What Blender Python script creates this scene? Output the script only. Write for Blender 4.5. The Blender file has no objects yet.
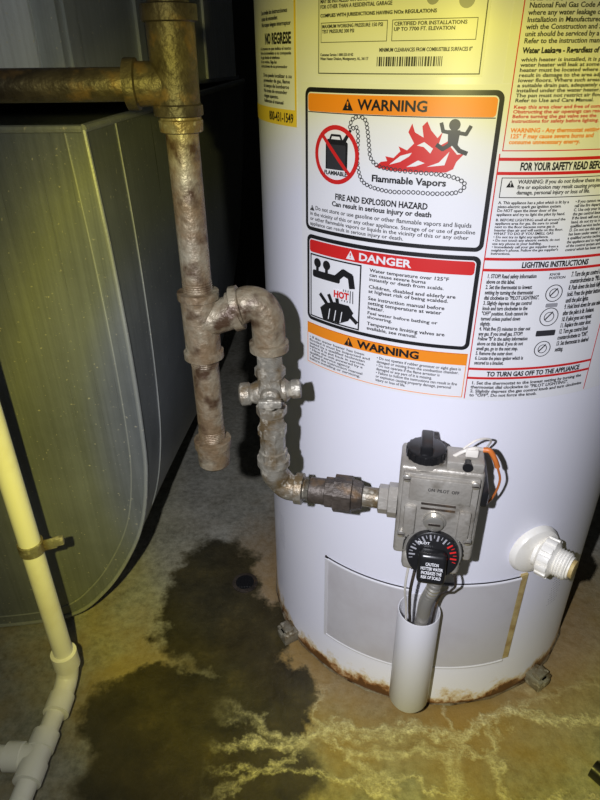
import bpy, bmesh, math, random
from mathutils import Matrix, Vector
random.seed(3)
scene=bpy.context.scene
RAD=math.radians
# ------------------------------------------------------------------ helpers
def srgb(r,g,b):
    f=lambda c:(c/255/12.92) if c<=10 else ((c/255+.055)/1.055)**2.4
    return (f(r),f(g),f(b),1)
def mat(name,col,rough=.5,metal=0,col2=None,scale=8,thr=(.4,.6),bump=0,bscale=60,detail=6,coat=0,stretch=None,col3=None,scale3=90,thr3=(.5,.65)):
    m=bpy.data.materials.new(name); m.use_nodes=True; nt=m.node_tree; n=nt.nodes; l=nt.links
    p=n['Principled BSDF']; p.inputs['Base Color'].default_value=col
    p.inputs['Roughness'].default_value=rough; p.inputs['Metallic'].default_value=metal
    p.inputs['Coat Weight'].default_value=coat
    tc=n.new('ShaderNodeTexCoord'); src=tc.outputs['Object']
    if stretch:
        mp=n.new('ShaderNodeMapping'); mp.inputs['Scale'].default_value=stretch; l.new(src,mp.inputs[0]); src=mp.outputs[0]
    if col2:
        t=n.new('ShaderNodeTexNoise'); t.inputs['Scale'].default_value=scale; t.inputs['Detail'].default_value=detail; t.inputs['Roughness'].default_value=.65
        l.new(src,t.inputs['Vector'])
        r=n.new('ShaderNodeValToRGB'); r.color_ramp.elements[0].position=thr[0]; r.color_ramp.elements[1].position=thr[1]
        r.color_ramp.elements[0].color=col; r.color_ramp.elements[1].color=col2
        l.new(t.outputs[0],r.inputs[0]); out=r.outputs[0]
        if col3:
            t=n.new('ShaderNodeTexNoise'); t.inputs['Scale'].default_value=scale3; t.inputs['Detail'].default_value=4; l.new(src,t.inputs['Vector'])
            r=n.new('ShaderNodeMapRange'); r.inputs[1].default_value=thr3[0]; r.inputs[2].default_value=thr3[1]; l.new(t.outputs[0],r.inputs[0])
            x=n.new('ShaderNodeMix'); x.data_type='RGBA'; l.new(r.outputs[0],x.inputs[0]); l.new(out,x.inputs[6]); x.inputs[7].default_value=col3; out=x.outputs[2]
        l.new(out,p.inputs['Base Color'])
    if bump:
        t2=n.new('ShaderNodeTexNoise'); t2.inputs['Scale'].default_value=bscale; t2.inputs['Detail'].default_value=5
        l.new(src,t2.inputs['Vector'])
        b=n.new('ShaderNodeBump'); b.inputs['Strength'].default_value=bump; b.inputs['Distance'].default_value=.002
        l.new(t2.outputs[0],b.inputs['Height']); l.new(b.outputs[0],p.inputs['Normal'])
    return m
def empty(name,loc=(0,0,0)):
    o=bpy.data.objects.new(name,None); scene.collection.objects.link(o); o.empty_display_size=.05
    return o
def finish(name,bm,m,parent=None,smooth=True,ang=35,recalc=True):
    if recalc: bmesh.ops.recalc_face_normals(bm,faces=bm.faces[:])
    me=bpy.data.meshes.new(name); bm.to_mesh(me); bm.free()
    for k in (m if isinstance(m,(list,tuple)) else [m]): me.materials.append(k)
    if smooth:
        for p in me.polygons: p.use_smooth=True
        me.set_sharp_from_angle(angle=RAD(ang))
    o=bpy.data.objects.new(name,me); scene.collection.objects.link(o)
    if parent: o.parent=parent
    return o
def frame(d):
    d=Vector(d).normalized(); a=Vector((0,0,1)) if abs(d.z)<.9 else Vector((1,0,0))
    x=d.cross(a).normalized(); y=d.cross(x).normalized(); return x,y,d
def lathe(bm,p0,d,prof,seg=32,rot=0,cap=True):
    x,y,d=frame(d); p0=Vector(p0); rings=[]
    for t,r in prof:
        rings.append([bm.verts.new(p0+d*t+(x*math.cos(rot+2*math.pi*i/seg)+y*math.sin(rot+2*math.pi*i/seg))*r) for i in range(seg)])
    for a,b in zip(rings,rings[1:]):
        for i in range(seg): bm.faces.new((a[i],a[(i+1)%seg],b[(i+1)%seg],b[i]))
    if cap:
        bm.faces.new(rings[0]); bm.faces.new(rings[-1][::-1])
def crom(pts,n=8):
    pts=[Vector(p) for p in pts]; P=[pts[0]*2-pts[1]]+pts+[pts[-1]*2-pts[-2]]; out=[]
    for i in range(1,len(P)-2):
        a,b,c,d=P[i-1:i+3]
        for k in range(n):
            t=k/n
            out.append(.5*((2*b)+(c-a)*t+(2*a-5*b+4*c-d)*t*t+(3*b-a-3*c+d)*t**3))
    out.append(pts[-1]); return out
def tube(bm,pts,r,seg=16,cap=True):
    pts=[Vector(p) for p in pts]; n=len(pts); rs=r if isinstance(r,list) else [r]*n
    T=[(pts[min(i+1,n-1)]-pts[max(i-1,0)]).normalized() for i in range(n)]
    x,y,_=frame(T[0]); rings=[]
    for i in range(n):
        x=(x-T[i]*x.dot(T[i])).normalized(); y=T[i].cross(x)
        rings.append([bm.verts.new(pts[i]+(x*math.cos(2*math.pi*k/seg)+y*math.sin(2*math.pi*k/seg))*rs[i]) for k in range(seg)])
    for a,b in zip(rings,rings[1:]):
        for i in range(seg): bm.faces.new((a[i],a[(i+1)%seg],b[(i+1)%seg],b[i]))
    if cap: bm.faces.new(rings[0]); bm.faces.new(rings[-1][::-1])
def box(bm,c,ax,half,bev=0,seg=2):
    c=Vector(c); ax=[Vector(a) for a in ax]; vs={}
    for i in (-1,1):
        for j in (-1,1):
            for k in (-1,1): vs[i,j,k]=bm.verts.new(c+ax[0]*half[0]*i+ax[1]*half[1]*j+ax[2]*half[2]*k)
    fs=[]
    for q in [((-1,-1,-1),(-1,1,-1),(1,1,-1),(1,-1,-1)),((-1,-1,1),(1,-1,1),(1,1,1),(-1,1,1)),((-1,-1,-1),(1,-1,-1),(1,-1,1),(-1,-1,1)),((-1,1,-1),(-1,1,1),(1,1,1),(1,1,-1)),((-1,-1,-1),(-1,-1,1),(-1,1,1),(-1,1,-1)),((1,-1,-1),(1,1,-1),(1,1,1),(1,-1,1))]:
        fs.append(bm.faces.new([vs[k] for k in q]))
    if bev:
        es=list({e for f in fs for e in f.edges})
        bmesh.ops.bevel(bm,geom=es,offset=bev,segments=seg,affect='EDGES',profile=.5)
XYZ=(Vector((1,0,0)),Vector((0,1,0)),Vector((0,0,1)))
# heater frame
HX,HY,R=.205,.790,.25
A0=RAD(12)
EN=Vector((-math.sin(A0),-math.cos(A0),0)); ES=Vector((math.cos(A0),-math.sin(A0),0)); EZ=Vector((0,0,1))
def L(s,n,z): return Vector((HX,HY,0))+ES*s+EN*n+EZ*z
def LC(phi,r,z):
    a=RAD(phi)-A0; return Vector((HX+math.sin(a)*r,HY-math.cos(a)*r,z))
# ------------------------------------------------------------------ materials
M={}
M['white']=mat('label_paper_white',(.78,.78,.80,1),.42)
M['black']=mat('label_ink_black',(.012,.012,.014,1),.4)
M['ink']=mat('label_ink_text',(.03,.03,.035,1),.5)
M['orange']=mat('label_ink_orange',srgb(238,140,30),.45)
M['red']=mat('label_ink_red',srgb(205,35,35),.45)
M['yellow']=mat('label_ink_yellow',srgb(235,200,60),.45)
M['grey']=mat('label_ink_grey',srgb(150,150,155),.45)
m_galv=mat('rusty_galvanized',srgb(136,132,120),.42,.35,srgb(104,88,62),30,(.44,.62),.9,150,col3=srgb(182,176,160),scale3=110,thr3=(.56,.68))
m_rust=mat('rusted_steel',srgb(112,94,70),.46,.3,srgb(142,134,114),26,(.42,.62),1.0,130,col3=srgb(68,50,34),scale3=55,thr3=(.5,.66))
m_iron=mat('dark_iron',srgb(78,70,62),.5,.35,srgb(52,45,40),30,(.4,.6),.8,140,col3=srgb(108,86,60),scale3=50,thr3=(.56,.7))
m_cast=mat('cast_aluminium',srgb(176,172,163),.4,.4,srgb(148,142,132),22,(.4,.7),.35,250,col3=srgb(104,96,82),scale3=34,thr3=(.58,.75))
m_alu=mat('bright_aluminium',srgb(210,206,196),.3,.8,bump=.1,bscale=200)
m_blk=mat('black_plastic',(.012,.012,.013,1),.28,bump=.05,bscale=200)
m_pvc=mat('pvc_white',srgb(232,231,226),.38,0,srgb(216,211,196),12,(.5,.8))
m_wplast=mat('white_plastic',srgb(240,237,228),.35,0,srgb(226,218,196),30,(.5,.8))
m_door=mat('door_enamel_grey',srgb(198,196,199),.35,0,srgb(188,184,186),14,(.45,.7))
m_rim=mat('door_enamel_rim',srgb(214,213,216),.35,0)
m_tan=mat('exposed_tan_edge',srgb(196,176,120),.6,0,srgb(150,120,70),60,(.4,.7))
m_copper=mat('orange_wire_insulation',srgb(196,110,50),.4)
m_wire=mat('white_wire_insulation',srgb(220,215,205),.4)
m_wall=mat('dark_wall_paint',srgb(62,62,59),.8,0,srgb(46,46,43),4,(.35,.7),.2,40)

def enamel():
    m=mat('white_enamel',srgb(232,232,242),.3,coat=.3); nt=m.node_tree; n=nt.nodes; l=nt.links; p=n['Principled BSDF']
    g=n.new('ShaderNodeNewGeometry'); sx=n.new('ShaderNodeSeparateXYZ'); l.new(g.outputs['Position'],sx.inputs[0])
    t=n.new('ShaderNodeTexNoise'); t.inputs['Scale'].default_value=22; t.inputs['Detail'].default_value=7; t.inputs['Roughness'].default_value=.7; l.new(g.outputs['Position'],t.inputs['Vector'])
    ma=n.new('ShaderNodeMath'); ma.operation='MULTIPLY_ADD'; l.new(t.outputs[0],ma.inputs[0]); ma.inputs[1].default_value=-.12; l.new(sx.outputs[2],ma.inputs[2])
    mb=n.new('ShaderNodeMath'); mb.operation='ADD'; mb.inputs[1].default_value=.049; l.new(ma.outputs[0],mb.inputs[0])
    r=n.new('ShaderNodeValToRGB'); e=r.color_ramp.elements
    e[0].position=0; e[0].color=srgb(92,58,28); e[1].position=.026; e[1].color=srgb(232,232,242)
    a=r.color_ramp.elements.new(.006); a.color=srgb(154,106,58)
    a=r.color_ramp.elements.new(.014); a.color=srgb(214,198,165)
    l.new(mb.outputs[0],r.inputs[0]); l.new(r.outputs[0],p.inputs['Base Color'])
    return m
m_en=enamel()
def floor_mat():
    m=bpy.data.materials.new('stained_concrete'); m.use_nodes=True; nt=m.node_tree; n=nt.nodes; l=nt.links; p=n['Principled BSDF']
    tc=n.new('ShaderNodeTexCoord'); co=tc.outputs['Object']
    def noise(s,d=6,rg=.6,vec=None):
        t=n.new('ShaderNodeTexNoise'); t.inputs['Scale'].default_value=s; t.inputs['Detail'].default_value=d; t.inputs['Roughness'].default_value=rg; l.new(vec or co,t.inputs['Vector']); return t
    def math_(op,a,b=None,c=None):
        k=n.new('ShaderNodeMath'); k.operation=op
        for i,v in enumerate((a,b,c)):
            if v is None: continue
            if isinstance(v,(int,float)): k.inputs[i].default_value=v
            else: l.new(v,k.inputs[i])
        return k.outputs[0]
    def ramp(v,els):
        r=n.new('ShaderNodeValToRGB'); e=r.color_ramp.elements
        e[0].position,e[0].color=els[0]; e[1].position,e[1].color=els[-1]
        for q in els[1:-1]: k=e.new(q[0]); k.color=q[1]
        l.new(v,r.inputs[0]); return r.outputs[0]
    def mix(f,a,b):
        x=n.new('ShaderNodeMix'); x.data_type='RGBA'; l.new(f,x.inputs[0])
        for i,v in ((6,a),(7,b)):
            if isinstance(v,tuple): x.inputs[i].default_value=v
            else: l.new(v,x.inputs[i])
        return x.outputs[2]
    W=(1,1,1,1);B=(0,0,0,1)
    w=noise(6,6,.65); vm=n.new('ShaderNodeVectorMath'); vm.operation='MULTIPLY_ADD'; l.new(w.outputs[1],vm.inputs[0]); vm.inputs[1].default_value=(.16,.16,0); l.new(co,vm.inputs[2])
    w2=noise(26,6,.7); vm2=n.new('ShaderNodeVectorMath'); vm2.operation='MULTIPLY_ADD'; l.new(w2.outputs[1],vm2.inputs[0]); vm2.inputs[1].default_value=(.06,.06,0); l.new(vm.outputs[0],vm2.inputs[2])
    sx=n.new('ShaderNodeSeparateXYZ'); l.new(vm2.outputs[0],sx.inputs[0]); X,Y=sx.outputs[0],sx.outputs[1]
    off=.11
    def ell(cx,cy,rx,ry):
        a=math_('DIVIDE',math_('SUBTRACT',X,cx+off),rx); b=math_('DIVIDE',math_('SUBTRACT',Y,cy+off),ry)
        return math_('SQRT',math_('ADD',math_('MULTIPLY',a,a),math_('MULTIPLY',b,b)))
    es=[ell(-.165,.76,.095,.15),ell(-.20,.54,.13,.085),ell(-.05,.56,.08,.06),ell(-.14,.44,.18,.09),ell(-.09,.66,.08,.09)]
    d=es[0]
    for e in es[1:]: d=math_('SMOOTH_MIN',d,e,.15)
    wet=ramp(d,[(.84,W),(1.0,B)])
    halo=ramp(d,[(.9,W),(1.6,B)])
    base=ramp(noise(9,8,.7).outputs[0],[(.3,srgb(96,95,84)),(.5,srgb(130,129,118)),(.7,srgb(164,162,150))])
    fine=ramp(noise(80,6,.75).outputs[0],[(.35,srgb(72,70,58)),(.6,srgb(166,164,152))])
    f=n.new('ShaderNodeValue'); f.outputs[0].default_value=.42
    c=mix(f.outputs[0],base,fine)
    sp=n.new('ShaderNodeSeparateXYZ'); l.new(co,sp.inputs[0])
    ochre=ramp(noise(6,5).outputs[0],[(.42,B),(.6,W)])
    fore=ramp(sp.outputs[1],[(.62,W),(.9,(.15,.15,.15,1))])
    c=mix(math_('MULTIPLY',math_('MULTIPLY',ochre,fore),.65),c,srgb(134,112,52))
    dr=math_('SQRT',math_('ADD',math_('POWER',math_('SUBTRACT',X,HX+off),2),math_('POWER',math_('SUBTRACT',Y,HY+off),2)))
    seep=ramp(dr,[(.26,W),(.38,B)])
    c=mix(math_('MULTIPLY',seep,.62),c,srgb(140,106,50))
    c=mix(math_('MULTIPLY',halo,.35),c,srgb(88,78,44))
    wc=ramp(noise(14,7,.7).outputs[0],[(.35,srgb(30,28,19)),(.58,srgb(56,51,33)),(.75,srgb(84,74,44))])
    c=mix(math_('MULTIPLY',wet,.92),c,wc)
    xs=n.new('ShaderNodeMapRange'); xs.inputs[1].default_value=-.14; xs.inputs[2].default_value=-.06; l.new(sp.outputs[0],xs.inputs[0])
    crust=ramp(noise(75,6,.8).outputs[0],[(.42,B),(.58,W)])
    def vein(y0,wd,sl=0.0):
        t=math_('SUBTRACT',math_('SUBTRACT',Y,y0+off),math_('MULTIPLY',X,sl))
        return ramp(math_('ABSOLUTE',t),[(0,W),(wd*.25,(.7,.7,.7,1)),(wd,B)])
    ve=math_('MAXIMUM',vein(.505,.010,.03),math_('MULTIPLY',vein(.462,.006,-.12),.8))
    v=n.new('ShaderNodeTexVoronoi'); v.feature='DISTANCE_TO_EDGE'; v.inputs['Scale'].default_value=6; l.new(vm2.outputs[0],v.inputs['Vector'])
    near=ramp(sp.outputs[1],[(.50,W),(.60,B)])
    ck=math_('MULTIPLY',math_('MULTIPLY',ramp(v.outputs[0],[(0,W),(.045,B)]),near),.7)
    k=math_('MULTIPLY',math_('MULTIPLY',math_('MAXIMUM',ve,ck),xs.outputs[0]),math_('MULTIPLY_ADD',crust,.7,.3))
    c=mix(math_('MULTIPLY',k,.92),c,srgb(228,222,200))
    l.new(c,p.inputs['Base Color'])
    rr=ramp(wet,[(0,(.75,.75,.75,1)),(1,(.30,.30,.30,1))]); l.new(rr,p.inputs['Roughness'])
    b=n.new('ShaderNodeBump'); b.inputs['Strength'].default_value=.6; b.inputs['Distance'].default_value=.004
    l.new(math_('ADD',noise(45,8,.7).outputs[0],k),b.inputs['Height']); l.new(b.outputs[0],p.inputs['Normal'])
    return m
def galv_sheet(name,c1,c2,rough=.38,metal=.4,sc=120):
    m=mat(name,c1,rough,metal,c2,3,(.35,.65),.12,300); nt=m.node_tree; n=nt.nodes; l=nt.links; p=n['Principled BSDF']
    tc=n.new('ShaderNodeTexCoord'); mp=n.new('ShaderNodeMapping'); mp.inputs['Scale'].default_value=(sc,sc,1.5); l.new(tc.outputs['Object'],mp.inputs[0])
    t=n.new('ShaderNodeTexNoise'); t.inputs['Scale'].default_value=2; t.inputs['Detail'].default_value=6; l.new(mp.outputs[0],t.inputs['Vector'])
    r=n.new('ShaderNodeMapRange'); r.inputs[3].default_value=rough-.12; r.inputs[4].default_value=rough+.14; l.new(t.outputs[0],r.inputs[0]); l.new(r.outputs[0],p.inputs['Roughness'])
    old=p.inputs['Base Color'].links[0].from_socket
    rs=n.new('ShaderNodeMapRange'); rs.inputs[1].default_value=.35; rs.inputs[2].default_value=.65; rs.inputs[3].default_value=.92; rs.inputs[4].default_value=1.07; l.new(t.outputs[0],rs.inputs[0])
    mm=n.new('ShaderNodeMix'); mm.data_type='RGBA'; mm.blend_type='MULTIPLY'; mm.inputs[0].default_value=1; l.new(old,mm.inputs[6]); l.new(rs.outputs[0],mm.inputs[7])
    v=n.new('ShaderNodeTexNoise'); v.inputs['Scale'].default_value=220; v.inputs['Detail'].default_value=3; l.new(tc.outputs['Object'],v.inputs['Vector'])
    r2=n.new('ShaderNodeValToRGB'); r2.color_ramp.elements[0].position=.67; r2.color_ramp.elements[1].position=.75; l.new(v.outputs[0],r2.inputs[0])
    mx=n.new('ShaderNodeMix'); mx.data_type='RGBA'; l.new(r2.outputs[0],mx.inputs[0]); l.new(mm.outputs[2],mx.inputs[6]); mx.inputs[7].default_value=srgb(215,210,190); l.new(mx.outputs[2],p.inputs['Base Color'])
    return m
m_duct=galv_sheet('galvanized_duct_sheet',srgb(150,155,158),srgb(122,127,130),.32,.5)
m_seam=galv_sheet('galvanized_seam',srgb(176,180,178),srgb(150,154,152),.4,.4)
m_cab=galv_sheet('cabinet_sheet_steel',srgb(176,182,190),srgb(150,156,162),.45,.25)
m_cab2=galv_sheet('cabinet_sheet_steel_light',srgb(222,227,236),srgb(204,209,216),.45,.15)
m_floor=floor_mat()
# ------------------------------------------------------------------ room
def slab(name,c,half,m):
    bm=bmesh.new(); box(bm,c,XYZ,half); return finish(name,bm,m,smooth=False)
slab('floor',(.2,.8,-.05),(1.6,1.7,.05),m_floor)
slab('wall_back',(.2,2.05,1.2),(1.6,.05,1.2),m_wall)
slab('wall_right',(1.35,.8,1.2),(.05,1.25,1.2),m_wall)
slab('wall_left',(-1.3,.8,1.2),(.05,1.25,1.2),m_wall)
# ------------------------------------------------------------------ water heater
wh=empty('water_heater')
bm=bmesh.new()
prof=[(0.004,.235),(0.004,.2465),(.006,.2505),(.014,.2512),(.018,.25),(.5,.25),(1.0,.25),(1.40,.25),(1.425,.246),(1.44,.235),(1.455,.18),(1.46,.06),(1.46,.05),(1.6,.05)]
lathe(bm,(HX,HY,0),(0,0,1),prof,256)
finish('tank_body',bm,m_en,wh)
# ---- label system (flat s,z in mm wrapped on the tank)
class Lab:
    def __init__(s): s.b={}
    def bm(s,c): 
        if c not in s.b: s.b[c]=bmesh.new()
        return s.b[c]
    def map(s,x,z,lay): 
        a=x/250.0-A0; r=R+.00035+.00035*lay
        return Vector((HX+math.sin(a)*r,HY-math.cos(a)*r,z/1000))
    def poly(s,pts,c,lay):
        t=bmesh.new(); vs=[t.verts.new((p[0],p[1],0)) for p in pts]; f=t.faces.new(vs)
        bmesh.ops.triangulate(t,faces=[f])
        x0=min(p[0] for p in pts); x1=max(p[0] for p in pts); k=math.floor(x0/6)*6+6
        while k<x1:
            g=t.verts[:]+t.edges[:]+t.faces[:]
            bmesh.ops.bisect_plane(t,geom=g,plane_co=(k,0,0),plane_no=(1,0,0)); k+=6
        b=s.bm(c); mp={v:b.verts.new(s.map(v.co.x,v.co.y,lay)) for v in t.verts}
        for f in t.faces:
            try: b.faces.new([mp[v] for v in f.verts])
            except ValueError: pass
        t.free()
    def rect(s,x0,x1,z0,z1,c,lay): s.poly([(x0,z0),(x1,z0),(x1,z1),(x0,z1)],c,lay)
    def frame(s,x0,x1,z0,z1,w,c,lay):
        s.rect(x0,x1,z0,z0+w,c,lay); s.rect(x0,x1,z1-w,z1,c,lay); s.rect(x0,x0+w,z0,z1,c,lay); s.rect(x1-w,x1,z0,z1,c,lay)
    def rrect(s,x0,x1,z0,z1,r,c,lay):
        pts=[]
        for cx,cz,a0 in ((x1-r,z1-r,0),(x0+r,z1-r,90),(x0+r,z0+r,180),(x1-r,z0+r,270)):
            for k in range(7): a=RAD(a0+15*k); pts.append((cx+r*math.cos(a),cz+r*math.sin(a)))
        s.poly(pts,c,lay)
    def disc(s,cx,cz,r,c,lay,n=24,rz=None): s.poly([(cx+r*math.cos(2*math.pi*i/n),cz+(rz or r)*math.sin(2*math.pi*i/n)) for i in range(n)],c,lay)
    def ring(s,cx,cz,r0,r1,c,lay,n=40):
        for i in range(n):
            a=2*math.pi*i/n; b=2*math.pi*(i+1)/n
            s.poly([(cx+r0*math.cos(a),cz+r0*math.sin(a)),(cx+r1*math.cos(a),cz+r1*math.sin(a)),(cx+r1*math.cos(b),cz+r1*math.sin(b)),(cx+r0*math.cos(b),cz+r0*math.sin(b))],c,lay)
    def line(s,pts,w,c,lay):
        for (x0,z0),(x1,z1) in zip(pts,pts[1:]):
            d=Vector((x1-x0,z1-z0)); 
            if d.length<1e-6: continue
            d.normalize(); nx,nz=-d.y*w/2,d.x*w/2; ex,ez=d.x*w*.2,d.y*w*.2
            s.poly([(x0+nx-ex,z0+nz-ez),(x1+nx+ex,z1+nz+ez),(x1-nx+ex,z1-nz+ez),(x0-nx-ex,z0-nz-ez)],c,lay)
    def text(s,body,x0,x1,z0,z1,c,lay,bold=0,align='LEFT',sp=1.0):
        vs,fs=text_geo(body,x0,x1,z0,z1,bold,align,sp); b=s.bm(c)
        vv=[b.verts.new(s.map(v[0],v[1],lay)) for v in vs]
        for f in fs:
            try: b.faces.new([vv[i] for i in f])
            except ValueError: pass
    def warn(s,cx,cz,h,c,c2,lay):
        w=h*.58
        s.poly([(cx-w,cz-h/2),(cx+w,cz-h/2),(cx,cz+h/2)],c,lay)
        s.poly([(cx-h*.06,cz-h*.12),(cx+h*.06,cz-h*.12),(cx+h*.09,cz+h*.22),(cx-h*.09,cz+h*.22)],c2,lay+1)
        s.disc(cx,cz-h*.27,h*.07,c2,lay+1,10)
    def done(s,parent):
        for c,b in s.b.items(): finish('label_'+c,b,M[c],parent,recalc=False)
def text_geo(body,x0,x1,z0,z1,bold=0,align='LEFT',sp=1.0):
    cu=bpy.data.curves.new('t','FONT'); cu.body=body; cu.offset=bold; cu.align_x=align; cu.resolution_u=2; cu.space_line=sp
    o=bpy.data.objects.new('t',cu); scene.collection.objects.link(o)
    dg=bpy.context.evaluated_depsgraph_get(); me=o.evaluated_get(dg).to_mesh()
    V=[(v.co.x,v.co.y) for v in me.vertices]; F=[tuple(p.vertices) for p in me.polygons]
    o.evaluated_get(dg).to_mesh_clear(); bpy.data.objects.remove(o); bpy.data.curves.remove(cu)
    ax=min(v[0] for v in V); bx=max(v[0] for v in V); az=min(v[1] for v in V); bz=max(v[1] for v in V)
    sz=(z1-z0)/(bz-az); sx=(x1-x0)/(bx-ax) if x1 is not None else sz*.85
    return [(x0+(v[0]-ax)*sx,z0+(v[1]-az)*sz) for v in V],F
lb=Lab()
lb.rect(-180,330,520,812,'white',0)
lb.rect(-330,-187,772,1150,'white',0)
lb.rect(-157,-4,817,1150,'white',0)
lb.rect(13,330,813,1150,'white',0)
def flammable(x,z,w,h):
    X=lambda a:x+a
    Z=lambda b:z+h-b
    lb.rrect(x,x+w,z,z+h,7,'black',1); lb.rrect(x+4,x+w-4,z+4,z+h-4,4,'white',2)
    lb.rrect(X(5),X(w-5),Z(20),Z(5),3,'orange',3)
    lb.text('WARNING',X(64),X(128),Z(17),Z(8),'black',4,.03,sp=1); lb.warn(X(54),Z(12.7),10,'black','orange',4)
    lb.rect(X(5),X(w-5),Z(21),Z(20.2),'black',3)
    cx,cz=X(42),Z(56)
    lb.rrect(cx-13,cx+13,cz-17,cz+12,2,'black',3); lb.rrect(cx-11,cx+11,cz-13,cz+9,1.5,'ink',4)
    lb.rect(cx-11,cx+11,cz+12,cz+13.5,'black',3)
    lb.line([(cx-8,cz+13),(cx-6,cz+17),(cx+4,cz+17),(cx+6,cz+13)],2,'black',3)
    lb.poly([(cx+6,cz+12),(cx+11,cz+12),(cx+17,cz+22),(cx+14.5,cz+23)],'black',3)
    lb.rect(cx-14,cx+14,cz-19,cz-13,'white',5); lb.text('FLAMMABLE',cx-13.5,cx+13.5,cz-18,cz-14,'black',6,.04)
    lb.ring(cx,cz,22,26,'red',6); a=RAD(45)
    lb.line([(cx-23*math.cos(a),cz+23*math.sin(a)),(cx+23*math.cos(a),cz-23*math.sin(a))],3.4,'red',6)
    outer=[(15,25),(17,31),(24,34),(31,31),(34,20),(36,8),(38,0),(46,-6),(62,-8),(84,-9),(104,-10),(118,-13),(124,-18),(118,-24),(100,-26),(80,-26),(60,-27),(42,-25),(30,-20),(25,-8),(24,6),(24,18),(22,25),(18,24)]
    cp=crom([Vector((cx+a,cz+b,0)) for a,b in outer],14); last=None
    for p in cp:
        if last is None or (p-last).length>3.3:
            lb.ring(p.x,p.y,1.2,2.0,'ink',4,10); last=p
    fx,fz=X(84),Z(63)
    fl=[(0,0),(6,5),(12,6),(10,10),(18,9),(24,15),(22,19),(30,16),(36,22),(30,31),(33,38),(36,31),(44,27),(42,36),(46,40),(50,33),(56,27),(60,32),(57,20),(64,24),(70,29),(68,20),(74,14),(80,15),(74,8),(72,2),(66,-1),(40,-2),(18,-2)]
    lb.poly([(fx+a*.98,fz+b*.98) for a,b in fl],'red',3)
    for pts in ([(14,3),(24,11),(34,14),(32,11),(24,6)],[(38,20),(44,23),(52,18),(50,14),(44,19)],[(48,3),(58,7),(66,16),(63,5)],[(30,2),(40,8),(46,6),(38,3)]):
        lb.poly([(fx+a,fz+b) for a,b in pts],'white',4)
    px,pz=X(152),Z(38)
    lb.disc(px,pz+12,4.6,'black',5)
    lb.poly([(px-5,pz+8),(px+5,pz+8),(px+4,pz-4),(px-4,pz-4)],'black',5)
    lb.line([(px-3,pz+6),(px-9,pz+7),(px-11,pz+13)],3,'black',5); lb.line([(px+3,pz+6),(px+10,pz+5),(px+13,pz+11)],3,'black',5)
    lb.line([(px-2,pz-3),(px-8,pz-7),(px-13,pz-4)],3.6,'black',5); lb.line([(px+1,pz-3),(px+6,pz-8),(px+12,pz-10)],3.6,'black',5)
    lb.text('Flammable Vapors',X(82),X(150),Z(77.5),Z(69.5),'black',5,.03)
    lb.text('FIRE AND EXPLOSION HAZARD',X(42),X(136),Z(96.5),Z(90.5),'black',4,.03)
    lb.text('Can result in serious injury or death',X(38),X(140),Z(104.5),Z(98),'black',4,.03)
    lb.warn(X(11),Z(108.5),5.5,'black','white',4)
    lb.text('Do not store or use gasoline or other flammable vapors and liquids',X(16),X(176),Z(111.5),Z(106),'black',4,.01)
    lb.text('in the vicinity of this or any other appliance. Storage of or use of gasoline\nor other flammable vapors or liquids in the vicinity of this or any other\nappliance can result in serious injury or death.',X(8),X(180),Z(127.3),Z(112.2),'black',4,.01,sp=.95)
flammable(-173,676,189,132)
def danger(x,z,w,h):
    X=lambda a:x+a
    Z=lambda b:z+h-b
    lb.rrect(x,x+w,z,z+h,7,'black',1); lb.rrect(x+4,x+w-4,z+4,z+h-4,4,'white',2)
    lb.rrect(X(5),X(w-5),Z(18),Z(5),3,'red',3)
    lb.text('DANGER',X(70),X(124),Z(15.5),Z(7.5),'white',4,.03); lb.warn(X(60),Z(11.5),9,'white','red',4)
    lb.frame(X(6),X(73),Z(90),Z(19.5),1.6,'black',3)
    lb.disc(X(17),Z(28),5,'black',4); lb.disc(X(30),Z(28),5,'black',4)
    lb.rect(X(15),X(19),Z(42),Z(30),'black',4); lb.rect(X(28),X(32),Z(42),Z(30),'black',4)
    lb.rrect(X(10),X(48),Z(44),Z(36),2.5,'black',4)
    lb.line([(X(42),Z(40)),(X(52),Z(31)),(X(61),Z(34)),(X(63),Z(45))],7,'black',4)
    for k in range(5): lb.line([(X(53+k*2.8),Z(49)),(X(51+k*3.4),Z(62))],1,'ink',4)
    lb.rect(X(40),X(60),Z(60),Z(51),'white',5); lb.text('HOT',X(41),X(60),Z(59.5),Z(51.5),'red',6,.05)
    lb.poly([(X(26),Z(88)),(X(22),Z(76)),(X(30),Z(69)),(X(42),Z(65)),(X(60),Z(65)),(X(66),Z(72)),(X(60),Z(82)),(X(48),Z(88))],'black',5)
    for k,(a,b,c,d) in enumerate([(32,70,22,61),(39,68,34,59),(46,67,45,61),(62,76,70,82)]): lb.line([(X(a),Z(b)),(X(c),Z(d))],4.4,'black',5)
    for k in range(3): lb.line([(X(34+k*8),Z(86)),(X(36+k*8),Z(74))],1.1,'white',6)
    lb.text('Water temperature over 125°F\ncan cause severe burns\ninstantly or death from scalds.',X(82),X(160),Z(35),Z(21),'black',4,.02,sp=.95)
    lb.text('Children, disabled and elderly are\nat highest risk of being scalded.',X(82),X(168),Z(47.5),Z(38),'black',4,.02,sp=.95)
    lb.text('See instruction manual before\nsetting temperature at water\nheater.',X(82),X(159),Z(64),Z(50),'black',4,.02,sp=.95)
    lb.text('Feel water before bathing or\nshowering.',X(82),X(154),Z(75),Z(66),'black',4,.02,sp=.95)
    lb.text('Temperature limiting valves are\navailable, see manual.',X(82),X(162),Z(87),Z(77.5),'black',4,.02,sp=.95)
danger(-171,577,187,95)
lb.rect(-171,16,560,573,'orange',1)
lb.text('WARNING',-100,-32,562,571,'black',3,.04); lb.warn(-110,566.3,10,'black','orange',3)
lb.frame(-171,16,523,573,.8,'orange',1)
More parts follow.
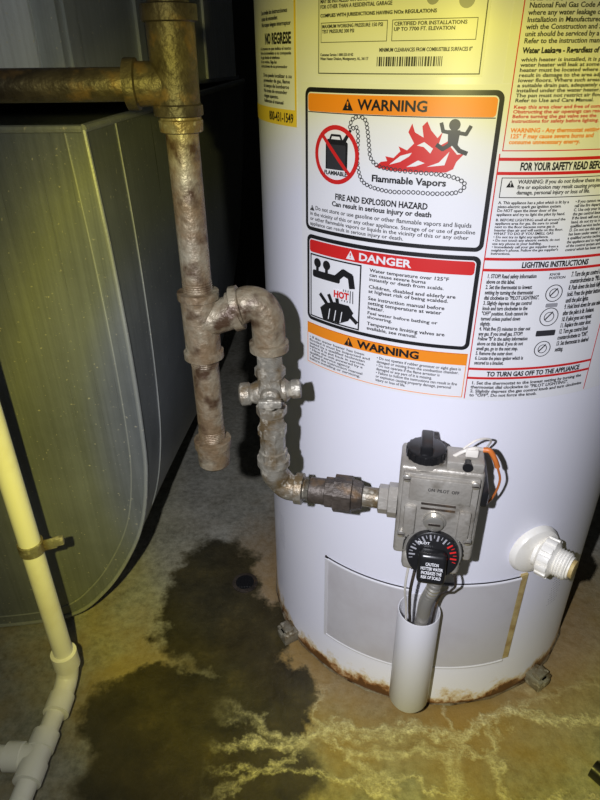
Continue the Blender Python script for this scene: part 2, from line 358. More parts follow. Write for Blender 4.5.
t1='• If this water heater has been\nflooded it must be inspected and\ntested by a qualified technician\nbefore it is put back in service.\n• Have the unit powered by a\nqualified service agency.\n• Read the instruction manual\nbefore installing or servicing.'
lb.text(t1,-167,-84,526,557.5,'ink',2,.015,sp=.95)
t2='• Do not operate if rubber grommet or sight glass is\ndamaged or missing from the combustion chamber.\n• Do not operate if the flame arrestor is\ndamaged or any part of it is missing.\n• Failure to follow the instructions can result in fire\nor explosion causing property damage, personal\ninjury or loss of life.'
lb.text(t2,-76,11,527,557.5,'ink',2,.015,sp=.95)
# right hand instruction sheet
x0,x1=19,152
def bar2(z0,z1,t,a,b):
    for q in (z0,z1-2.6): lb.rect(x0,x1,q,q+2.6,'red',1)
    lb.text(t,a,b,z0+3.6,z1-3.6,'black',3,.035)
lb.rect(x0-1,x0,522,760,'red',1); lb.rect(x1,x1+1,522,760,'red',1)
bar2(743,757,'FOR YOUR SAFETY READ BEFORE LIGHTING',x0+18,x1-12)
lb.frame(x0+4,x1-4,724,741,.7,'ink',1); lb.warn(x0+12,736,6,'black','white',3)
lb.text('WARNING: If you do not follow these instructions exactly, a\nfire or explosion may result causing property\ndamage, personal injury or loss of life.',x0+18,x1-8,726,739.5,'ink',3,.02,sp=.95)
lb.text('A. This appliance has a pilot which is lit by a\npiezo-electric spark gas ignition system.\nDo NOT open the inner door of the\nappliance and try to light the pilot by hand.',x0+4,x0+66,708,721.5,'ink',3,.02,sp=.95)
lb.text('B. BEFORE LIGHTING smell all around the\nappliance area for gas. Be sure to smell\nnext to the floor because some gas is\nheavier than air and will settle on the floor.\nWHAT TO DO IF YOU SMELL GAS\n• Do not try to light any appliance.\n• Do not touch any electric switch; do not\nuse any phone in your building.\n• Immediately call your gas supplier from a\nneighbor\'s phone. Follow the gas supplier\'s\ninstructions.',x0+4,x0+66,674,706.5,'ink',3,.02,sp=.95)
lb.text('• If you cannot reach your gas supplier,\ncall the fire department.\nC. Use only your hand to push in or turn\nthe gas control knob. Never use tools.\nIf the knob will not push in or turn by\nhand, do not try to repair it, call a\nqualified service technician.\nD. Do not use this appliance if any part\nhas been under water. Immediately call\na qualified service technician to inspect\nthe appliance and to replace any part\nof the control system and any gas\ncontrol which has been under water.',x0+72,x1-5,676,721.5,'ink',3,.02,sp=.95)
bar2(658,671,'LIGHTING INSTRUCTIONS',x0+34,x1-34)
lb.text('1. STOP! Read safety information\nabove on this label.\n2. Set the thermostat to lowest\nsetting by turning the thermostat\ndial clockwise to "PILOT LIGHTING".\n3. Slightly depress the gas control\nknob and turn clockwise to the\n"OFF" position. Knob cannot be\nturned unless pushed down\nslightly.\n4. Wait five (5) minutes to clear out\nany gas. If you smell gas, STOP!\nFollow "B" in the safety information\nabove on this label. If you do not\nsmell gas, go to the next step.\n5. Remove the outer door.\n6. Locate the piezo ignitor which is\nsecured to a bracket.',x0+4,x0+56,562,656,'ink',3,.028,sp=.95)
lb.text('7. Turn the gas control knob\ncounterclockwise to "PILOT".\n8. Push down the knob fully and\nhold. Press the igniter button\nuntil the pilot lights.\n9. Hold knob down for one minute\nafter the pilot is lit. Release.\n10. If pilot goes out repeat.\n11. Replace the outer door.\n12. Turn gas control knob\ncounterclockwise to "ON".\n13. Set thermostat to desired\nsetting.',x0+84,x1-4,572,656,'ink',3,.028,sp=.95)
gx=x0+70
for zz,ww in ((636,9),(612,10),(578,9)):
    lb.ring(gx,zz,ww-1.2,ww-.4,'ink',3,24); lb.ring(gx,zz,ww*.45,ww*.45+.7,'ink',3,18); lb.line([(gx-ww*.4,zz-ww*.3),(gx+ww*.3,zz+ww*.5)],1.2,'ink',3)
lb.rrect(gx-10,gx+10,592,598,1,'ink',3); lb.rrect(gx-6,gx+6,622,626,1,'grey',3)
lb.text('KNOB\nPOSITION',gx-8,gx+8,650,656,'ink',3,.02)
bar2(545,558,'TO TURN GAS OFF TO THE APPLIANCE',x0+18,x1-14)
lb.text('1. Set the thermostat to the lowest setting by turning the\nthermostat dial clockwise to "PILOT LIGHTING".\n2. Slightly depress the gas control knob and turn clockwise\nto "OFF". Do not force the knob.',x0+4,x1-6,525,543,'ink',3,.025,sp=.95)
# upper right sheet
lb.text('This appliance must be installed in accordance with\nlocal codes, or in the absence of local codes, the\nNational Fuel Gas Code ANSI Z223.1. Do not install\nwhere any water leakage could damage the area.\nInstallation in Manufactured Homes must conform\nwith the Construction and Safety Standard. This\nunit should be serviced by a qualified agency.\nRefer to the instruction manual.',24,132,840,876,'ink',3,.02,sp=.95)
lb.text('Water Leakage - Regardless of',24,84,832,837.5,'black',3,.035)
lb.text('which heater is installed, it is possible that any\nwater heater will leak at some time. This water\nheater must be located where any leakage will not\nresult in damage to the area adjacent to it or to\nlower floors. Where such areas cannot be avoided,\na suitable drain pan, adequately drained, must be\ninstalled under the water heater.\nThe pan must not restrict air flow.\nRefer to Use and Care Manual.',24,130,799,830.5,'ink',3,.02,sp=.95)
lb.text('Keep this area clear and free of combustible materials.\nObstructing the air openings can result in fire.\nBefore turning the gas valve see the\ninstructions for safety before lighting.',24,130,783,797,'red',3,.02,sp=.95)
lb.text('WARNING - Any thermostat setting above\n125° F may cause severe burns and\nconsume unnecessary energy.',24,112,766.5,780,'orange',3,.03,sp=.95)
lb.frame(20,330,762,1000,.8,'red',1)
# upper centre sheet
lb.frame(-155,-6,819,1148,.8,'ink',1)
lb.text('COMPLIES WITH JURISDICTIONS HAVING NOx REGULATIONS',-152,-44,861,864.5,'black',3,.03)
lb.frame(-152,-84,843,858,.5,'ink',1); lb.frame(-80,-12,843,858,.5,'ink',1)
lb.text('MAXIMUM WORKING PRESSURE 150 PSI\nTEST PRESSURE 300 PSI',-150,-88,850,856.5,'ink',3,.02)
lb.text('CERTIFIED FOR INSTALLATIONS\nUP TO 7700 FT. ELEVATION',-78,-20,850,856.5,'ink',3,.02)
lb.text('MAY BE INSTALLED ON COMBUSTIBLE FLOORING.\nFOR OTHER THAN A RESIDENTIAL GARAGE',-152,-70,868,875,'ink',3,.02)
x=-92
while x<-36:
    w=random.choice((.6,.9,1.5)); lb.rect(x,x+w,825,832,'ink',2); x+=w+random.choice((.6,.9,1.2))
lb.text('Customer Service 1-800-555-0142\nWater Heater Division, Montgomery, AL, 36117',-152,-100,829,835,'ink',3,.02)
lb.text('MINIMUM CLEARANCES FROM COMBUSTIBLE SURFACES 0"',-90,-14,835.5,838.5,'ink',3,.02)
lb.disc(-48,872,5,'grey',2); lb.disc(-22,870,6,'grey',2)
# left sheet
lb.rect(-330,-187,772,787,'yellow',1); lb.rect(-190,-187,772,1150,'yellow',1)
lb.text('800-431-1549',-246,-192,775,784,'black',3,.02)
lb.text('NO REGRESE',-252,-194,843,853,'black',3,.035)
lb.text('a la manera en que indica el texto\nllame de inmediato a su compania\nde gas desde el telefono\nde un vecino. Siga las\ninstrucciones de su proveedor',-270,-194,822,841,'ink',3,.02)
lb.text('Si no puede localizar a su\nproveedor de gas, llame\nal cuerpo de bomberos\nNo trate de encender\nningun aparato.\nRefierase al manual',-262,-194,791,818,'ink',3,.02)
lb.text('Lea todas las instrucciones\nantes de encender.\nNo toque ningun interruptor',-262,-194,857,872,'ink',3,.02)
for gx0 in (-262,196):
    for i in range(6):
        for j in range(12): lb.disc(gx0+i*3.6+(j%2)*1.8,165+j*5.5,.9,'grey',0,6)
lb.done(wh)
# ---- inner door plates
def plate(name,p0,p1,z0,z1,t,m):
    bm=bmesh.new(); n=24; v=[]
    for i in range(n+1):
        p=p0+(p1-p0)*i/n
        v.append([bm.verts.new(LC(p,r,z)) for r,z in ((R-.002,z0),(R+t-.0008,z0),(R+t,z0+.001),(R+t,z1-.001),(R+t-.0008,z1),(R-.002,z1))])
    for a,b in zip(v,v[1:]):
        for k in range(6): bm.faces.new((a[k],b[k],b[(k+1)%6],a[(k+1)%6]))
    bm.faces.new(v[0]); bm.faces.new(v[-1][::-1])
    return finish(name,bm,m,wh)
plate('door_left',-31,-3.5,.080,.236,.0028,m_door)
plate('door_right',4,29.4,.088,.252,.0028,m_door)
for nm,p0,p1,z0,z1 in (('door_left_rim',-31,-3.5,.080,.236),('door_right_rim',4,29.4,.088,.252)):
    plate(nm+'_top',p0,p1,z1-.004,z1,.0040,m_rim); plate(nm+'_bottom',p0,p1,z0,z0+.004,.0040,m_rim)
    plate(nm+'_side',p0,p0+.9,z0,z1,.0040,m_rim)
plate('door_edge_strip',29.4,31.6,.092,.256,.0028,m_tan)
plate('door_shadow_gap',-31.5,-30.9,.079,.237,.0015,m_iron)
plate('base_lip',-170,170,.0045,.0060,.004,m_rust)
for p in (-49,47):
    bm=bmesh.new(); c=LC(p,.260,.011); d=(LC(p,.3,0)-LC(p,.25,0)).normalized(); t=d.cross(EZ)
    box(bm,c,(d,t,EZ),(.015,.014,.0105),.002); box(bm,LC(p,.264,.0245),(d,t,EZ),(.007,.011,.0035),.001); box(bm,LC(p,.272,.0165),(d,t,EZ),(.006,.006,.005),.001); finish('foot_clip',bm,m_galv,wh)
bm=bmesh.new()
lathe(bm,L(-.001,.276,.05),(0,0,1),[(.006,.0),(.002,.012),(0,.02),(.002,.0245),(.006,.0265),(.178,.0265),(.179,.026),(.179,.0252),(.178,.0248),(.02,.0248),(.02,0)],48,cap=False)
finish('burner_tube_shroud',bm,m_rim,wh)

# ------------------------------------------------------------------ gas control valve
gv=empty('gas_control_valve')
bm=bmesh.new(); AX=(ES,EZ,EN)
zc=.424
box(bm,L(.001,.303,zc),AX,(.041,.058,.022),.004,3)
box(bm,L(.001,.3265,zc+.012),AX,(.037,.042,.0035),.002,2)
box(bm,L(.001,.3305,zc+.036),AX,(.030,.014,.0025),.0015,2)
box(bm,L(-.026,.330,zc-.004),AX,(.006,.018,.004),.002,2)
box(bm,L(.028,.330,zc-.004),AX,(.006,.018,.004),.002,2)
lathe(bm,L(0,.2445,zc),EN,[(0,.026),(.04,.026)],32)
box(bm,L(.022,.31,zc+.062),AX,(.018,.006,.014),.002)
box(bm,L(-.0,.318,zc-.055),AX,(.030,.012,.022),.006,3)
lathe(bm,L(-.016,.309,zc+.055),EZ,[(0,.0175),(.006,.0175),(.007,.014),(.010,.014)],32)
finish('valve_body',bm,m_cast,gv)
bm=bmesh.new()
for s,z in ((-.032,.048),(.033,.048),(-.033,-.024),(.034,-.024)): lathe(bm,L(s,.3295,zc+z),EN,[(0,.0042),(.003,.0042),(.0038,.003)],16)
lathe(bm,L(-.001,.330,zc-.002),EN,[(0,.0115),(.003,.0115),(.003,.0092),(.007,.0092),(.0075,.0083)],32)
finish('screws',bm,m_alu,gv)
bm=bmesh.new()
box(bm,L(-.001,.3376,zc-.002),AX,(.006,.0012,.0006))
for s,z in ((-.032,.048),(.033,.048),(-.033,-.024),(.034,-.024)): box(bm,L(s,.3334,zc+z),AX,(.003,.0006,.0004))
for z in (.018,.012): box(bm,L(.001,.3302,zc+z),AX,(.017,.0012,.0006))
finish('screw_slots',bm,m_iron,gv)
bm=bmesh.new(); k0=L(-.016,.311,zc+.063)
lathe(bm,k0,EZ,[(0,.0172),(.001,.0188),(.010,.0188),(.011,.0172)],40)
box(bm,k0+EZ*.015,(ES,EN,EZ),(.0060,.0160,.0060),.002)
for i in range(20):
    a=2*math.pi*i/20; d=ES*math.cos(a)+EN*math.sin(a); box(bm,k0+EZ*.0055+d*.0188,(d,EZ.cross(d),EZ),(.001,.0012,.004))
finish('gas_cock_knob',bm,m_blk,gv)
ddir=(EN+EZ*.22).normalized(); dx=ES; dy=ddir.cross(dx).normalized()
if dy.z<0: dy=-dy
d0=L(.001,.324,zc-.044)
bm=bmesh.new(); lathe(bm,d0,ddir,[(0,.030),(.010,.030),(.011,.029)],48); finish('dial_skirt',bm,m_alu,gv)
bm=bmesh.new(); lathe(bm,d0+ddir*.011,ddir,[(0,.0275),(.006,.0265),(.0065,.0255)],48)
c1=d0+ddir*.0176-dy*.009; box(bm,c1+ddir*.006,(dx,dy,ddir),(.0145,.018,.008),.005,3)
for i in range(36):
    a=2*math.pi*i/36; d=dx*math.cos(a)+dy*math.sin(a); box(bm,d0+ddir*.005+d*.030,(d,ddir.cross(d),ddir),(.0009,.0012,.0048))
finish('temperature_dial',bm,m_blk,gv)
def flat_geo(name,vs,fs,org,ux,uy,m,par):
    bm=bmesh.new(); vv=[bm.verts.new(org+ux*a/1000+uy*b/1000) for a,b in vs]
    for f in fs:
        try: bm.faces.new([vv[i] for i in f])
        except ValueError: pass
    return finish(name,bm,m,par,smooth=False,recalc=False)
bmw=bmesh.new(); bmr=bmesh.new()
for i in range(21):
    a=RAD(-12+i*204/20); b=bmr if i<6 else bmw
    d=dx*math.cos(a)+dy*math.sin(a); e=ddir.cross(d); c=d0+ddir*.0179
    w_=.0009 if i%2 else .0004
    ri=.0178 if i%2 else .0205
    q=[c+d*ri+e*w_,c+d*.0242+e*w_,c+d*.0242-e*w_,c+d*ri-e*w_]; b.faces.new([b.verts.new(v) for v in q])
finish('dial_ticks',bmw,M['grey'],gv,False); finish('dial_ticks_hot',bmr,M['red'],gv,False)
vs,fs=text_geo('CAUTION\nHOTTER WATER\nINCREASES THE\nRISK OF SCALD',-11,11,-10,9,.02,'CENTER'); flat_geo('dial_caption',vs,fs,c1+ddir*.0142,dx,dy,M['white'],gv)
vs,fs=text_geo('PILOT',-16,-4,12.3,15.3,.02); flat_geo('dial_caption_pilot',vs,fs,d0+ddir*.0179,dx,dy,M['white'],gv)
vs,fs=text_geo('ON  PILOT  OFF',-15,15,0,4,.02); flat_geo('body_caption',vs,fs,L(.004,.3332,zc+.036),ES,EZ,M['black'],gv)
bm=bmesh.new()
pts=crom([L(.010,.322,zc-.07),L(.009,.316,zc-.11),L(.004,.302,zc-.15),L(.003,.286,zc-.20),L(0,.278,zc-.26),L(0,.277,zc-.32)],24)
rs=[.0072+.0012*math.sin(i*1.6) for i in range(len(pts))]
tube(bm,pts,rs,20); lathe(bm,L(.010,.322,zc-.088),EZ,[(0,.0095),(.014,.0095)],6); finish('burner_feed_tube',bm,m_alu,gv)
bm=bmesh.new()
tube(bm,crom([L(-.012,.318,zc-.07),L(-.016,.315,zc-.12),L(-.014,.30,zc-.17),L(-.010,.285,zc-.22),L(-.006,.28,zc-.32)],10),.0018,10)
tube(bm,crom([L(.022,.31,zc-.07),L(.032,.315,zc-.1),L(.030,.30,zc-.13),L(.018,.285,zc-.17),L(.012,.28,zc-.32)],10),.0014,10)
finish('thermocouple_leads',bm,m_iron,gv)
bm=bmesh.new()
tube(bm,crom([L(-.020,.314,zc-.07),L(-.022,.305,zc-.13),L(-.017,.29,zc-.19),L(-.012,.28,zc-.32)],10),.0014,10)
finish('pilot_lead',bm,m_wire,gv)
bm=bmesh.new()
tube(bm,crom([L(.010,.312,zc+.066),L(.018,.314,zc+.074),L(.028,.312,zc+.078),L(.038,.306,zc+.074)],10),.0018,10)
tube(bm,crom([L(.020,.302,zc+.070),L(.030,.300,zc+.079),L(.040,.294,zc+.079),L(.047,.286,zc+.072),L(.045,.27,zc+.05)],10),.0011,10)
box(bm,L(.027,.313,zc+.074),AX,(.006,.004,.0035),.001); finish('white_igniter_wires',bm,m_wire,gv)
bm=bmesh.new()
tube(bm,crom([L(.038,.308,zc+.075),L(.044,.309,zc+.075),L(.050,.309,zc+.066),L(.054,.307,zc+.056)],10),.0027,12)
tube(bm,crom([L(.054,.307,zc+.056),L(.060,.300,zc+.035),L(.059,.290,zc+.008),L(.054,.278,zc-.014),L(.047,.262,zc-.018)],10),.0012,10)
finish('orange_ignition_wire',bm,m_copper,gv)
bm=bmesh.new(); box(bm,L(.0445,.285,zc+.022),AX,(.005,.010,.034),.003); lathe(bm,L(.024,.318,zc+.064),EN,[(0,.005),(.008,.005)],20); finish('piezo_igniter',bm,m_blk,gv)

# ------------------------------------------------------------------ gas supply piping
gp=empty('gas_supply_pipe')
PY=.5155
def P(x,z,y=PY): return Vector((x,y,z))
PX=-.0905; QX=-.0285
def fitting(bm,p0,d,ln,r,bead=.0022,bw=.007):
    lathe(bm,p0,d,[(0,r*.96),(0.0006,r+bead),(bw,r+bead),(bw+.0012,r),(ln-bw-.0012,r),(ln-bw,r+bead),(ln-.0006,r+bead),(ln,r*.96)],36)
bm=bmesh.new()
lathe(bm,P(PX,.47),EZ,[(0,.0130),(.33,.0130)],32)
for z in (.652,.582,.4975):
    lathe(bm,P(PX,z-.004),EZ,[(i*.001,.0134 if i%2 else .0128) for i in range(14)],24)
finish('drop_pipe',bm,m_rust,gp)
bm=bmesh.new(); fitting(bm,P(PX,.586),EZ,.066,.0165)
lathe(bm,P(PX,.6215),(.055,0,.018),[(0,.0155),(.03,.0155),(.0305,.0185),(.038,.0185),(.0385,.0165)],32); finish('tee_fitting',bm,m_rust,gp)
bm=bmesh.new(); lathe(bm,P(PX,.460),EZ,[(0,.010),(.0015,.0145),(.004,.0165),(.024,.0170),(.025,.0190),(.033,.0190),(.034,.0160)],36); finish('drip_cap',bm,m_rust,gp)
UX=PX-.001; UZ=.816
bm=bmesh.new(); lathe(bm,P(UX,.7935),EZ,[(0,.017),(.001,.0190),(.008,.0190),(.009,.0172),(.05,.0178),(.062,.0178),(.063,.0205),(.073,.0205),(.074,.016)],36)
lathe(bm,P(UX,UZ),(-1,0,0),[(0,.0155),(.028,.0155),(.029,.0180),(.037,.0180),(.038,.0135)],36); finish('upper_tee',bm,m_iron,gp)
bm=bmesh.new(); lathe(bm,P(UX-.035,UZ),(-1,0,0),[(0,.0118),(.9,.0118)],32); lathe(bm,P(UX,.865),EZ,[(0,.0150),(.5,.0150)],32); finish('upper_run',bm,m_iron,gp)
bm=bmesh.new(); lathe(bm,P(PX,.782),EZ,[(0,.0145),(.001,.0168),(.009,.0172),(.010,.0160),(.014,.0160)],36); finish('reducer_collar',bm,m_galv,gp)
bm=bmesh.new()
path=crom([P(PX+.026,.630),P(PX+.036,.6345),P(-.047,.6395),P(-.036,.637),P(-.0295,.626),P(QX,.612),P(QX,.600)],10)
tube(bm,path,.0155,28)
lathe(bm,P(QX,.592),EZ,[(0,.015),(.001,.0185),(.009,.0185),(.010,.0155)],36)
lathe(bm,P(-.052,.6385),(-1,0,-.25),[(0,.0155),(.001,.0180),(.008,.0180),(.009,.0155)],36)
finish('street_elbow',bm,m_rust,gp)
bm=bmesh.new(); lathe(bm,P(QX,.44),EZ,[(0,.0107),(.16,.0107)],28)
for i in range(9): lathe(bm,P(QX,.572+i*.0018),EZ,[(0,.0107),(.0009,.0122),(.0018,.0107)],24)
finish('nipple',bm,m_galv,gp)
bm=bmesh.new(); lathe(bm,P(QX,.522),EZ,[(0,.0135),(.001,.0155),(.009,.0155),(.010,.0125),(.014,.0125),(.024,.0165),(.030,.0165),(.038,.0125),(.043,.0125),(.044,.0150),(.052,.0150),(.053,.0125)],8)
lathe(bm,P(QX-.031,.5445),(1,0,.10),[(0,.0085),(.002,.0115),(.010,.0115),(.012,.0095),(.018,.0120),(.046,.0120),(.050,.0080),(.052,.0095),(.060,.0095),(.061,.006)],24)
lathe(bm,P(QX,.548,PY-.008),(0,-1,0),[(0,.011),(.010,.0095),(.013,.006),(.020,.006),(.021,.004)],20)
box(bm,P(QX,.549,PY-.026),XYZ,(.011,.004,.004),.0015)
finish('shutoff_cock',bm,m_galv,gp)
bm=bmesh.new(); lathe(bm,P(QX,.468),EZ,[(0,.0125),(.001,.0150),(.010,.0150),(.011,.0132),(.030,.0132),(.031,.0150),(.040,.0150),(.041,.0125)],8,.2)
for i in range(6): lathe(bm,P(QX,.510+i*.0018),EZ,[(0,.0107),(.0009,.0122),(.0018,.0107)],24)
finish('hex_coupling',bm,m_galv,gp)
zi=.427; SE=-.170; NI=.312
bm=bmesh.new()
def Q(s,z): return L(s,NI,z)
top=P(QX,.463); 
pts=crom([top,P(QX,.450),Q(SE+.003,zi+.010),Q(SE+.012,zi+.001),Q(SE+.026,zi)],10)
tube(bm,pts,.0142,28)
lathe(bm,P(QX,.460),EZ,[(0,.014),(.001,.0172),(.009,.0172),(.010,.014)],32)
lathe(bm,Q(SE+.020,zi),ES,[(0,.014),(.001,.0172),(.009,.0172),(.010,.014)],32)
finish('elbow',bm,m_galv,gp)
bm=bmesh.new(); lathe(bm,Q(SE+.02,zi),ES,[(0,.0107),(.125,.0107)],28)
for i in range(7): lathe(bm,Q(SE+.031+i*.0018,zi),ES,[(0,.0107),(.0009,.0122),(.0018,.0107)],24)
finish('horizontal_nipple',bm,m_galv,gp)
bm=bmesh.new(); lathe(bm,Q(-.134,zi),ES,[(0,.0125),(.001,.0142),(.020,.0142),(.021,.012)],32)
lathe(bm,Q(-.117,zi),ES,[(0,.014),(.001,.0165),(.010,.0165),(.0105,.0205),(.029,.0205),(.030,.0175),(.040,.0150),(.041,.012)],8,.3)
finish('union',bm,m_iron,gp)
bm=bmesh.new(); lathe(bm,Q(-.060,zi),ES,[(0,.0125),(.001,.0155),(.010,.0155),(.011,.0185),(.020,.0185)],8,.1); finish('inlet_bushing',bm,m_cast,gp)

# ------------------------------------------------------------------ drain valve
dv=empty('drain_valve')
rd=(LC(31.3,.3,0)-LC(31.3,.25,0)).normalized(); D0=LC(31.3,R,.299)+rd*.0005
bm=bmesh.new(); lathe(bm,D0,rd,[(0,.035),(.003,.035),(.008,.032),(.010,.027),(.011,.018)],48); finish('escutcheon',bm,m_wplast,dv)
sd=Vector((.72,-.68,.02)).normalized()
bm=bmesh.new(); q=D0+rd*.007
lathe(bm,q,sd,[(0,.017),(.004,.017),(.006,.020),(.008,.0235),(.022,.0235),(.024,.019),(.026,.0165),(.040,.0165),(.041,.0140),(.043,.0140)],48)
x_,y_,_=frame(sd)
for i in range(12):
    a=2*math.pi*i/12; d=x_*math.cos(a)+y_*math.sin(a); box(bm,q+sd*.015+d*.0235,(d,sd.cross(d),sd),(.002,.0038,.007),.0012)
for i in range(4): lathe(bm,q+sd*(.026+i*.0034),sd,[(0,.0165),(.0014,.0182),(.0028,.0165)],32)
finish('drain_cock',bm,m_wplast,dv)
bm=bmesh.new(); lathe(bm,q+sd*.042,sd,[(0,.0115),(.005,.0115),(.0055,.008)],24); finish('drain_outlet',bm,m_tan,dv)

# ------------------------------------------------------------------ sheet metal duct
du=empty('sheet_metal_duct')
near=[(-.225,.768),(-.219,.64),(-.216,.513),(-.217,.40),(-.222,.318),(-.239,.232),(-.270,.160),(-.320,.085),(-.385,.030),(-.50,.006),(-.62,.003)]
far=[(-.102,.790),(-.110,.66),(-.125,.508),(-.142,.41),(-.162,.32),(-.186,.235),(-.214,.155),(-.248,.075),(-.29,.020),(-.36,.004),(-.45,.003)]
nc=crom([Vector((a,0,b)) for a,b in near],6); fc=crom([Vector((a,0,b)) for a,b in far],6)
Y0,Y1=.69,1.3
bm=bmesh.new(); rows=[]
for j in range(11):
    t=j/10; rows.append([bm.verts.new((a.x*(1-t)+b.x*t,Y0+(Y1-Y0)*t,a.z*(1-t)+b.z*t)) for a,b in zip(nc,fc)])
for r0,r1 in zip(rows,rows[1:]):
    for i in range(len(r0)-1): bm.faces.new((r0[i],r0[i+1],r1[i+1],r1[i]))
c0=bm.verts.new((-1.2,Y0,.003)); c1_=bm.verts.new((-1.2,Y0,.770)); bm.faces.new(rows[0]+[c0,c1_])
c2=bm.verts.new((-1.2,Y1,.003)); c3=bm.verts.new((-1.2,Y1,.790)); bm.faces.new(rows[-1]+[c2,c3])
bm.faces.new((rows[0][0],c1_,c3,rows[-1][0])); bm.faces.new((c0,c1_,c3,c2)); bm.faces.new((rows[0][-1],rows[-1][-1],c2,c0))
finish('duct_body',bm,m_duct,du,ang=25)
bm=bmesh.new()
tube(bm,[Vector((v.x+.001,Y0-.001,v.z)) for v in nc],.0030,8)
ins=[]
for i,v in enumerate(nc):
    a=nc[max(i-1,0)]; b=nc[min(i+1,len(nc)-1)]; t=(b-a).normalized(); nrm=Vector((t.z,0,-t.x))
    if nrm.x>0: nrm=-nrm
    if i>48: nrm=Vector((0,0,1))
    ins.append(Vector((v.x,Y0-.0004,v.z))+nrm*.020)
tube(bm,[p for p in ins if p.z>.02],.0012,6)
tube(bm,[(-1.2,Y0-.002,.772),(-.225,Y0-.002,.769)],.004,8)
tube(bm,[(-.225,Y0,.769),(-.102,Y1,.791)],.0045,8)
for tt in (.12,):
    tube(bm,[Vector((a.x*(1-tt)+b.x*tt,Y0+(Y1-Y0)*tt,a.z*(1-tt)+b.z*tt)) for a,b in zip(nc,fc)],.0015,6)
finish('seams',bm,m_seam,du)
fcab=empty('furnace_cabinet')
def prism(name,pts,z0,z1,m,par):
    bm=bmesh.new(); a=[bm.verts.new((x,y,z0)) for x,y in pts]; b=[bm.verts.new((x,y,z1)) for x,y in pts]
    n=len(pts)
    for i in range(n): bm.faces.new((a[i],a[(i+1)%n],b[(i+1)%n],b[i]))
    bm.faces.new(a); bm.faces.new(b[::-1]); return finish(name,bm,m,par,smooth=False)
prism('cabinet_shell',[(-1.2,.71),(-.238,.71),(-.115,1.3),(-1.2,1.3)],.796,1.7,m_cab,fcab)
prism('cabinet_base',[(-1.2,.705),(-.232,.705),(-.109,1.302),(-1.2,1.302)],.7945,.80,m_cab,fcab)
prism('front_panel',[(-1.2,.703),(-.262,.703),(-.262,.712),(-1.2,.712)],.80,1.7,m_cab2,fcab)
def onside(t,o=0): return (-.238+.123*t+.979*o, .71+.59*t-.2*o)
for t0,t1,o in ((.30,.33,.004),(.72,.98,.004),(.02,.06,.003)):
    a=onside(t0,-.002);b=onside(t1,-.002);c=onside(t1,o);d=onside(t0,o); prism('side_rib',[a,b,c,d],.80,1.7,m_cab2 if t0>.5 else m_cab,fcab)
# ------------------------------------------------------------------ pvc drain
pv=empty('pvc_drain_pipe')
bm=bmesh.new()
VX,VY=-.347,.572
lathe(bm,(VX,VY,.06),(0.005,0,1),[(0,.0134),(1.5,.0134)],32)
tube(bm,crom([(VX,VY,.085),(VX,VY,.06),(VX-.002,VY-.008,.040),(VX-.003,VY-.030,.032),(VX-.004,VY-.055,.031)],8),.0155,28)
lathe(bm,(VX,VY,.058),EZ,[(0,.0155),(.001,.0182),(.030,.0182),(.031,.0134)],36)
lathe(bm,(VX-.003,VY-.030,.0315),(0,-1,0),[(0,.0155),(.001,.0180),(.028,.0180),(.029,.0134)],36)
lathe(bm,(VX-.004,VY-.05,.031),(-.03,-1,0),[(0,.0134),(.45,.0134)],32)
lathe(bm,(VX-.006,VY-.085,.0315),(-.03,-1,0),[(0,.0155),(.001,.0182),(.024,.0182),(.025,.0165),(.041,.0165),(.042,.0182),(.066,.0182),(.067,.0134)],36)
lathe(bm,(VX-.007,VY-.118,.0315),(-1,.03,0),[(0,.0165),(.018,.0165),(.019,.0182),(.040,.0182),(.041,.0134),(.5,.0134)],36)
finish('pipe_run',bm,m_pvc,pv)
bm=bmesh.new(); cz=.285
lathe(bm,(VX+.0015,VY,cz),EZ,[(0,.0150),(.0005,.0158),(.016,.0158),(.0165,.0150)],36)
box(bm,(VX+.022,VY+.004,cz+.008),(Vector((.96,.2,.1)),Vector((-.2,.96,0)),EZ),(.010,.0016,.008),.0008)
box(bm,(VX+.034,VY+.008,cz+.010),(Vector((.96,.2,.1)),Vector((-.2,.96,0)),EZ),(.007,.004,.006),.0015)
finish('pipe_strap',bm,m_galv,pv)
fd=empty('floor_drain')
bm=bmesh.new(); lathe(bm,(-.104,.781,0),EZ,[(0,.023),(.002,.023),(.0025,.021),(.0026,.016)],32); finish('drain_rim',bm,m_iron,fd)
bm=bmesh.new(); lathe(bm,(-.104,.781,.0022),EZ,[(0,.0165),(.001,.0165)],32); 
for i in range(-2,3): box(bm,(-.104+i*.005,.781,.0036),XYZ,(.0012,.012,.0006))
finish('drain_grate',bm,m_blk,fd)
hs=empty('black_hose'); bm=bmesh.new()
tube(bm,crom([(.382,.442,.012),(.40,.42,.012),(.43,.40,.012),(.50,.38,.012),(.62,.40,.012)],10),.012,20); finish('hose',bm,m_blk,hs)

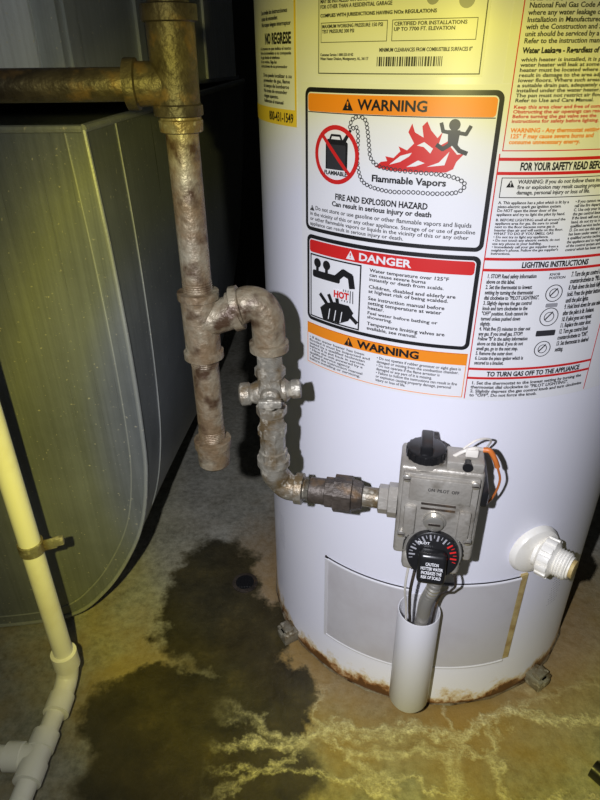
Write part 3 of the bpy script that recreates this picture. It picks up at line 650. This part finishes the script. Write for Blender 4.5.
# ------------------------------------------------------------------ camera
camd=bpy.data.cameras.new('camera'); cam=bpy.data.objects.new('camera',camd); scene.collection.objects.link(cam)
camd.sensor_fit='VERTICAL'; camd.sensor_height=36; camd.lens=27; camd.clip_start=.01
cam.matrix_world=Matrix.Translation((0,0,.835))@Matrix.Rotation(RAD(60),4,'X')@Matrix.Rotation(RAD(-.67),4,'Z')
scene.camera=cam
# ------------------------------------------------------------------ flashlight
ld=bpy.data.lights.new('flashlight','SPOT'); lo=bpy.data.objects.new('flashlight',ld); scene.collection.objects.link(lo)
lo.location=(-.075,-.01,.86); tgt=Vector((.075,.60,.475)); lo.rotation_euler=(tgt-lo.location).to_track_quat('-Z','Y').to_euler()
ld.energy=26; ld.spot_size=RAD(120); ld.spot_blend=.3; ld.shadow_soft_size=.006; ld.use_nodes=True
nt=ld.node_tree; n=nt.nodes; l=nt.links; em=n.get('Emission')
tc=n.new('ShaderNodeTexCoord'); sx=n.new('ShaderNodeSeparateXYZ'); l.new(tc.outputs['Normal'],sx.inputs[0])
def mth(op,a,b=None,c=None):
    k=n.new('ShaderNodeMath'); k.operation=op
    for i,v in enumerate((a,b,c)):
        if v is None: continue
        if isinstance(v,(int,float)): k.inputs[i].default_value=v
        else: l.new(v,k.inputs[i])
    return k.outputs[0]
ang=mth('DIVIDE',mth('ARCCOSINE',mth('ABSOLUTE',sx.outputs[2])),RAD(60))
cr=n.new('ShaderNodeValToRGB'); e=cr.color_ramp.elements; l.new(ang,cr.inputs[0])
e[0].position=0; e[0].color=(.86,.87,.97,1); e[1].position=.97; e[1].color=(.16,.16,.165,1)
for pos,c in ((.33,(.88,.89,.97,1)),(.40,(.95,.93,.76,1)),(.445,(1,.94,.36,1)),(.53,(1,.90,.17,1)),(.585,(.52,.47,.15,1)),(.65,(.20,.195,.13,1)),(.78,(.20,.205,.20,1))):
    q=e.new(pos); q.color=c
l.new(cr.outputs[0],em.inputs[0])
# beam is stronger in its lower half (added gain to brighten the floor)
l.new(mth('MAXIMUM',mth('MULTIPLY_ADD',sx.outputs[1],-1.0,1.0),.3),em.inputs[1])
w=bpy.data.worlds.new('world'); scene.world=w; w.use_nodes=True; w.node_tree.nodes['Background'].inputs[0].default_value=(.8,.85,.9,1); w.node_tree.nodes['Background'].inputs[1].default_value=.05
scene.view_settings.view_transform='Standard'
